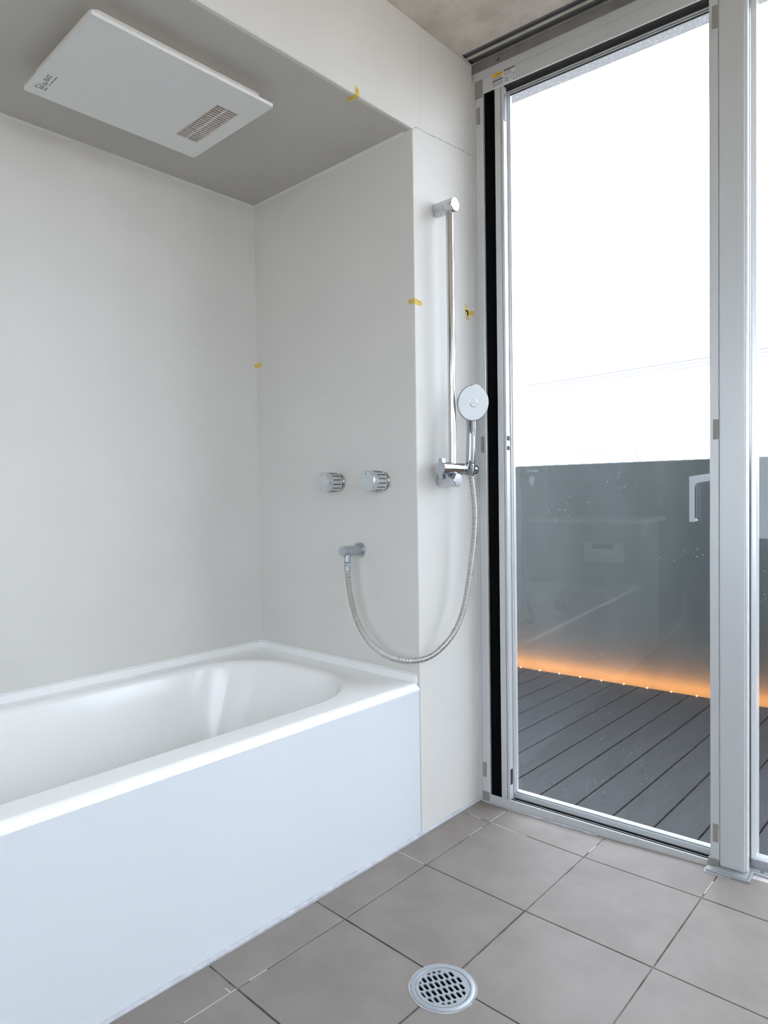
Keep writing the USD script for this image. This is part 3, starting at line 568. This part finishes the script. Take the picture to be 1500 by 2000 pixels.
# ------------------------------------------------------------------ taps
def knob(x, z, mark, label):
    k = Thing('tap_knob', (x, YE, z), label, 'tap', group='round tap knobs on the alcove end wall'); D = (0, -1, 0)
    def on(prof, name, mt_, y0, seg=48, **kw): return k.part(name, aim(lathe(prof, seg), (x, YE - y0, z), D), mt_, **kw)
    on([(0, .0002), (.0275, .0002), (.0285, .002), (.0285, .0065), (.0270, .0085), (.020, .0085), (0, .0085)], 'wall_flange', 'nickel', 0)
    on([(0, 0), (.0235, 0), (.0235, .0065), (0, .0065)], 'neck', 'black', .0084)
    on([(0, 0), (.0292, 0), (.0305, .0012), (.0305, .047), (.0305, .0475), (.0312, .049), (.0312, .0605), (.0300, .0632), (.0285, .0640), (0, .0640)], 'handle', 'chrome_soft', .0140)
    on([(0, 0), (.0283, 0), (.0283, .0004), (0, .0004)], 'face_plate', 'satin_plate', .0780)
    for i in range(14):
        a = 2 * math.pi * (i + .5) / 14; u = np.array((math.cos(a), 0, math.sin(a)))
        c0 = np.array((x, YE, z)) + u * .0306 + np.array((0, -.022, 0)); c1 = c0 + np.array((0, -.032, 0)); w = np.cross(u, (0, 1, 0)) * .0016
        k.part('grip_strip', trimesh.convex.convex_hull(np.array([p + q * s_ + u * h for p in (c0, c1) for q, s_ in ((w, 1), (w, -1)) for h in (-.0015, .0007)])), 'dark_rubber', smooth=False)
    k.part('colour_mark', rbox(x - .0016, x + .0014, YE - .0790, YE - .0782, z + .0195, z + .0248, .0002), mark, label=('red' if mark == 'red_mark' else 'blue') + ' temperature mark')
    k.part('emblem', aim(lathe([(.0028, 0), (.0034, .0002), (.0040, 0)], 20), (x, YE - .0785, z - .0205), D), 'satin_metal')
plain('satin_plate', (.62, .65, .66), .42, .55)
knob(-.3305, 1.0560, 'red_mark', 'chrome tap knob with a red dot, left one of the pair')
knob(-.1330, 1.0555, 'blue_mark', 'chrome tap knob with a blue dot, right one of the pair')

# ------------------------------------------------------------------ hose outlet elbow
ex, ez = -.2405, .8390
el = Thing('hose_outlet', (ex, YE, ez), 'satin grey wall elbow feeding the shower hose below the tap knobs', 'hose outlet')
D = (0, -1, 0)
el.part('wall_flange', aim(lathe([(0, .0002), (.0238, .0002), (.0240, .001), (.0240, .0045), (.0228, .0062), (0, .0062)], 40), (ex, YE, ez), D), 'satin_metal')
el.part('body', aim(lathe([(0, 0), (.0160, 0), (.0160, .0745), (.0152, .0760), (0, .0760)], 40), (ex, YE - .004, ez), D), 'satin_metal')
hx, hy = -.2330, -.3655
el.part('outlet_neck', rod((hx, hy, ez - .010), (hx, hy, ez - .0335), .0100), 'satin_metal')
hexp = sg.Polygon([(.0125 * math.cos(math.pi / 3 * k + .3), .0125 * math.sin(math.pi / 3 * k + .3)) for k in range(6)])
nut = m3.Manifold.cylinder(.0125, .0108, .0125, 40).translate((0, 0, -.0001))
hexm = extrude(hexp, .0122); chm = aim(lathe([(0, 0), (.0112, 0), (.0127, .0025), (.0127, .0097), (.0112, .0122), (0, .0122)], 40), (0, 0, 0), (0, 0, 1))
def mf(m): m = m.copy(); m.merge_vertices(); return m3.Manifold(m3.Mesh(np.asarray(m.vertices, np.float32), np.asarray(m.faces, np.uint32)))
hexc = arr(mf(hexm) ^ mf(chm)); hexc.apply_translation((hx, hy, ez - .0465))
el.part('hex_nut', hexc, 'satin_metal', smooth=20)
el.part('ferrule', rod((hx, hy, ez - .0460), (hx, hy, ez - .0600), .0100, .001), 'satin_metal')

# ------------------------------------------------------------------ shower hose
hose_pts = [(hx, hy, .790), (-.2320, -.3660, .7722), (-.2258, -.3666, .7228), (-.2056, -.3701, .6614), (-.1736, -.3743, .6103), (-.1319, -.3756, .5692), (-.0884, -.3709, .5437), (-.0415, -.3552, .5281), (-.0042, -.3293, .5245), (.0249, -.2936, .5313), (.0445, -.2522, .5556), (.0561, -.2088, .5928), (.0614, -.1709, .6467), (.0634, -.1431, .7218), (.0661, -.1235, .8147), (.0732, -.1185, .8936), (.0750, -.1172, .9566), (.0718, -.1195, 1.0195), (.0672, -.1225, 1.0660)]
_, LH = spline(hose_pts, 50)
pitch = .0042; nseg = int(LH / pitch); sub = 6
path, _ = spline(hose_pts, nseg * sub + 1)
ph = np.arange(len(path)) % sub
rr = np.array([.0070, .0080, .0086, .0087, .0085, .0077])[ph]
sh = Thing('shower_hose', hose_pts[0], 'ribbed chrome flexible shower hose hanging in a loop over the alcove corner', 'hose')
sh.part('ribbed_hose', sweep(path, rr, 18, up=(1, 0, 0)), 'hose_steel', smooth=60)

# ------------------------------------------------------------------ slide rail and hand shower
by = -.1930
sr = Thing('shower_rail', (0, by, 1.05), 'upright chrome slide rail with two wall brackets beside the window frame', 'shower rail')
def bracket(z, mt_): 
    return aim(lathe([(0, .0002), (.0195, .0002), (.0203, .0012), (.0203, .0690), (.0190, .0712), (0, .0712)], 48), (0, by, z), (1, 0, 0))
sr.part('wall_bracket', bracket(1.8695, ''), 'chrome_spotted'); sr.part('wall_bracket', bracket(1.0540, ''), 'chrome_spotted')
sr.part('rail_tube', rod((.0500, by, 1.054), (.0500, by, 1.868), .0117), 'steel_tube')
sx, sz = .0520, 1.0885
sl = sr.part('slider', aim(lathe([(0, 0), (.0180, 0), (.0196, .0015), (.0196, .030), (.0190, .0305), (.0190, .0312), (.0188, .078), (.0182, .120), (.0172, .165), (.0158, .176), (.0120, .183), (.006, .1865), (0, .187)], 48), (sx, -.2585, sz), (0, 1, 0)), 'chrome_dark_reflection')
sr.part('slider_ring', aim(lathe([(.0186, 0), (.0190, .0004), (.0186, .0010)], 48), (sx, -.1605, sz), (0, 1, 0)), 'chrome_soft', sl)
for sg_ in (1, -1):
    z0 = sz + sg_ * .0185; P = [(sx + a, -.2525 + b, z0 + sg_ * c) for c, w in ((-.003, .0075), (.0115, .0062)) for a in (-w, w) for b in (-.002, .0130)]
    sr.part('slider_lever', trimesh.convex.convex_hull(np.array(P)), 'chrome_dark_reflection', sl, smooth=False)
hb = np.array((.0640, -.1240, 1.0720))
cup = lathe([(.0075, -.004), (.0120, -.004), (.0165, .016), (.0172, .030), (.0150, .032), (.0120, .032), (.0095, -.002)], 36)
sr.part('hose_cradle', aim(cup, hb, (.06, -.03, 1)), 'chrome_dark_reflection', sl)

hs_ = Thing('hand_shower', (.07, -.126, 1.10), 'chrome hand shower with a round pale face resting in the rail slider', 'hand shower')
nrm = np.array((.90, -.40, -.16)); nrm /= np.linalg.norm(nrm)
hc = np.array((.0960, -.1475, 1.2855))          # centre of the face
hpth = np.array([(.0650, -.1235, 1.0950), (.0672, -.1245, 1.1200), (.0700, -.1265, 1.1600), (.0725, -.1285, 1.1950), (.0750, -.1310, 1.2200), (.0765, -.1345, 1.2400), (.0790, -.1385, 1.2600)])
pth, _ = spline(hpth, 40); t = np.linspace(0, 1, 40)
rad = np.interp(t, [0, .03, .1, .35, .6, .75, .88, 1], [.0100, .0128, .0150, .0146, .0140, .0144, .0150, .0140])
hs_.part('handle', sweep(pth, rad, 28, up=nrm), 'chrome_dark_reflection', smooth=50)
head = lathe([(0, -.0190), (.020, -.0185), (.040, -.0140), (.0505, -.0080), (.0540, -.0030), (.0545, -.0005), (.0535, .0008), (.0520, .0008), (0, .0006)], 64)
up_ = np.array((0.06, 0, 1.))
hs_.part('head', aim(head, hc, nrm, up_), 'chrome_dark_reflection')
fp = hs_.part('spray_face', aim(lathe([(0, 0), (.0518, 0), (.0518, .0009), (.0508, .0017), (.0130, .0017), (.0126, .0009), (0, .0009)], 64), hc, nrm, up_), 'silver_plate', label='pale silver spray face')
btn = aim(lathe([(0, 0), (.0117, 0), (.0117, .0012), (.0108, .0024), (0, .0027)], 36), hc + nrm * .0008, nrm, up_)
hs_.part('spray_button', btn, 'silver_plate', fp)
hs_.part('button_ring', aim(lathe([(.0117, .0004), (.0124, .0019), (.0131, .0016), (.0131, .0004)], 36), hc + nrm * .0006, nrm, up_), 'chrome', fp)
tx = meshkit.text_mesh('Rain', .0036, .0003); tx.apply_translation((-tx.bounds.mean(0)[0], -.0018, 0))
zax = nrm; yax = up_ - zax * (up_ @ zax); yax /= np.linalg.norm(yax); xax = np.cross(yax, zax)
T4 = np.eye(4); T4[:3, 0], T4[:3, 1], T4[:3, 2], T4[:3, 3] = xax, yax, zax, hc + nrm * .0034
tx.apply_transform(T4); hs_.part('button_lettering', tx, 'print_light', fp, smooth=False)
noz = []
for rr_, cnt in ((.020, 10), (.029, 15), (.038, 20), (.046, 26)):
    for k in range(cnt):
        a = 2 * math.pi * (k + .37 * rr_ * 100) / cnt; noz.append(aim(lathe([(.0007, 0), (.0006, .0005), (0, .0006)], 8), hc + nrm * .0016 + (xax * math.cos(a) + yax * math.sin(a)) * rr_, nrm))
hs_.part('nozzles', noz, 'print_light', fp, kind='stuff')
pr = []
r2 = random.Random(5)
nv = nrm
for k in range(14):
    f_ = .30 + .025 * k + (.02 if k > 7 else 0); i = int(f_ * 39); c_ = pth[i]; tg = pth[i + 1] - pth[i - 1]; tg /= np.linalg.norm(tg); nn = nv - tg * (nv @ tg); nn /= np.linalg.norm(nn); sd = np.cross(tg, nn)
    w = r2.uniform(.0035, .0055); P = []
    for a in np.linspace(-w, w, 5):
        th = a / rad[i]
        for h in (.0001, .0003):
            for v_ in (-.0005, .0005): P.append(c_ + (nn * math.cos(th) + sd * math.sin(th)) * (rad[i] + h) + tg * v_)
    pr.append(trimesh.convex.convex_hull(np.array(P)))
hs_.part('instruction_print', pr, 'satin_metal', smooth=False)

# ------------------------------------------------------------------ floor drain
fd = Thing('floor_drain', (DR[0], DR[1], fh(*DR)), 'round silver floor drain with rows of oval slots between four tiles', 'floor drain')
zd = fh(*DR) + .0005
rag = [(( .0695 + .0022 * meshkit.noise(np.array([math.cos(a) * 3 + 9, math.sin(a) * 3 + 9, 0])) + .0012 * meshkit.noise(np.array([a * 9, 0, 2]))) * math.cos(a), (.0695 + .0022 * meshkit.noise(np.array([math.cos(a) * 3 + 9, math.sin(a) * 3 + 9, 0])) + .0012 * meshkit.noise(np.array([a * 9, 0, 2]))) * math.sin(a)) for a in np.linspace(0, 2 * math.pi, 120)[:-1]]
ragm = extrude(sg.Polygon(rag).difference(sg.Point(0, 0).buffer(.0655, 40)), .0022); ragm.apply_translation((*DR, zd - .0012))
fd.part('sealant_ring', ragm, 'sealant_dull', smooth=False)
fd.part('rim', aim(lathe([(.0572, -.004), (.0572, .0022), (.0580, .0030), (.0620, .0034), (.0668, .0020), (.0676, -.001), (.0676, -.006)], 72), (*DR, zd), (0, 0, 1)), 'drain_metal')
fd.part('well', aim(lathe([(.0570, -.004), (.0560, -.05), (.030, -.075), (0, -.078)], 48), (*DR, zd), (0, 0, 1)), 'drain_well' if 'drain_well' in M else 'black')
fd.part('trap_cup', aim(lathe([(0, -.046), (.018, -.048), (.028, -.056), (.030, -.066)], 36), (DR[0] - .012, DR[1] + .014, zd), (0, 0, 1)), 'chrome_soft')
sdir = np.array((.0150, -.0056)); sdir /= np.linalg.norm(sdir); rdir = np.array((.0267, .0428)); rdir /= np.linalg.norm(rdir)
slots = []
for row in range(-4, 4):
    for col in range(-6, 7):
        c_ = sdir * ((row + .5) * .0203) + rdir * (col * .01225 + (.0061 if row % 2 else 0))
        ls_ = sg.LineString([c_ - sdir * .0048, c_ + sdir * .0048]).buffer(.0037, 8)
        g = ls_.intersection(sg.Point(0, 0).buffer(.0490, 40))
        if g.area > 2.2e-5: slots.append(g.buffer(-.0008).buffer(.0008))
plate = sg.Point(0, 0).buffer(.0562, 48)
for g in slots: plate = plate.difference(g)
pm = extrude(plate, .0030, -.0008); pm.apply_translation((*DR, zd)); fd.part('slotted_cover', pm, 'drain_metal', smooth=False)
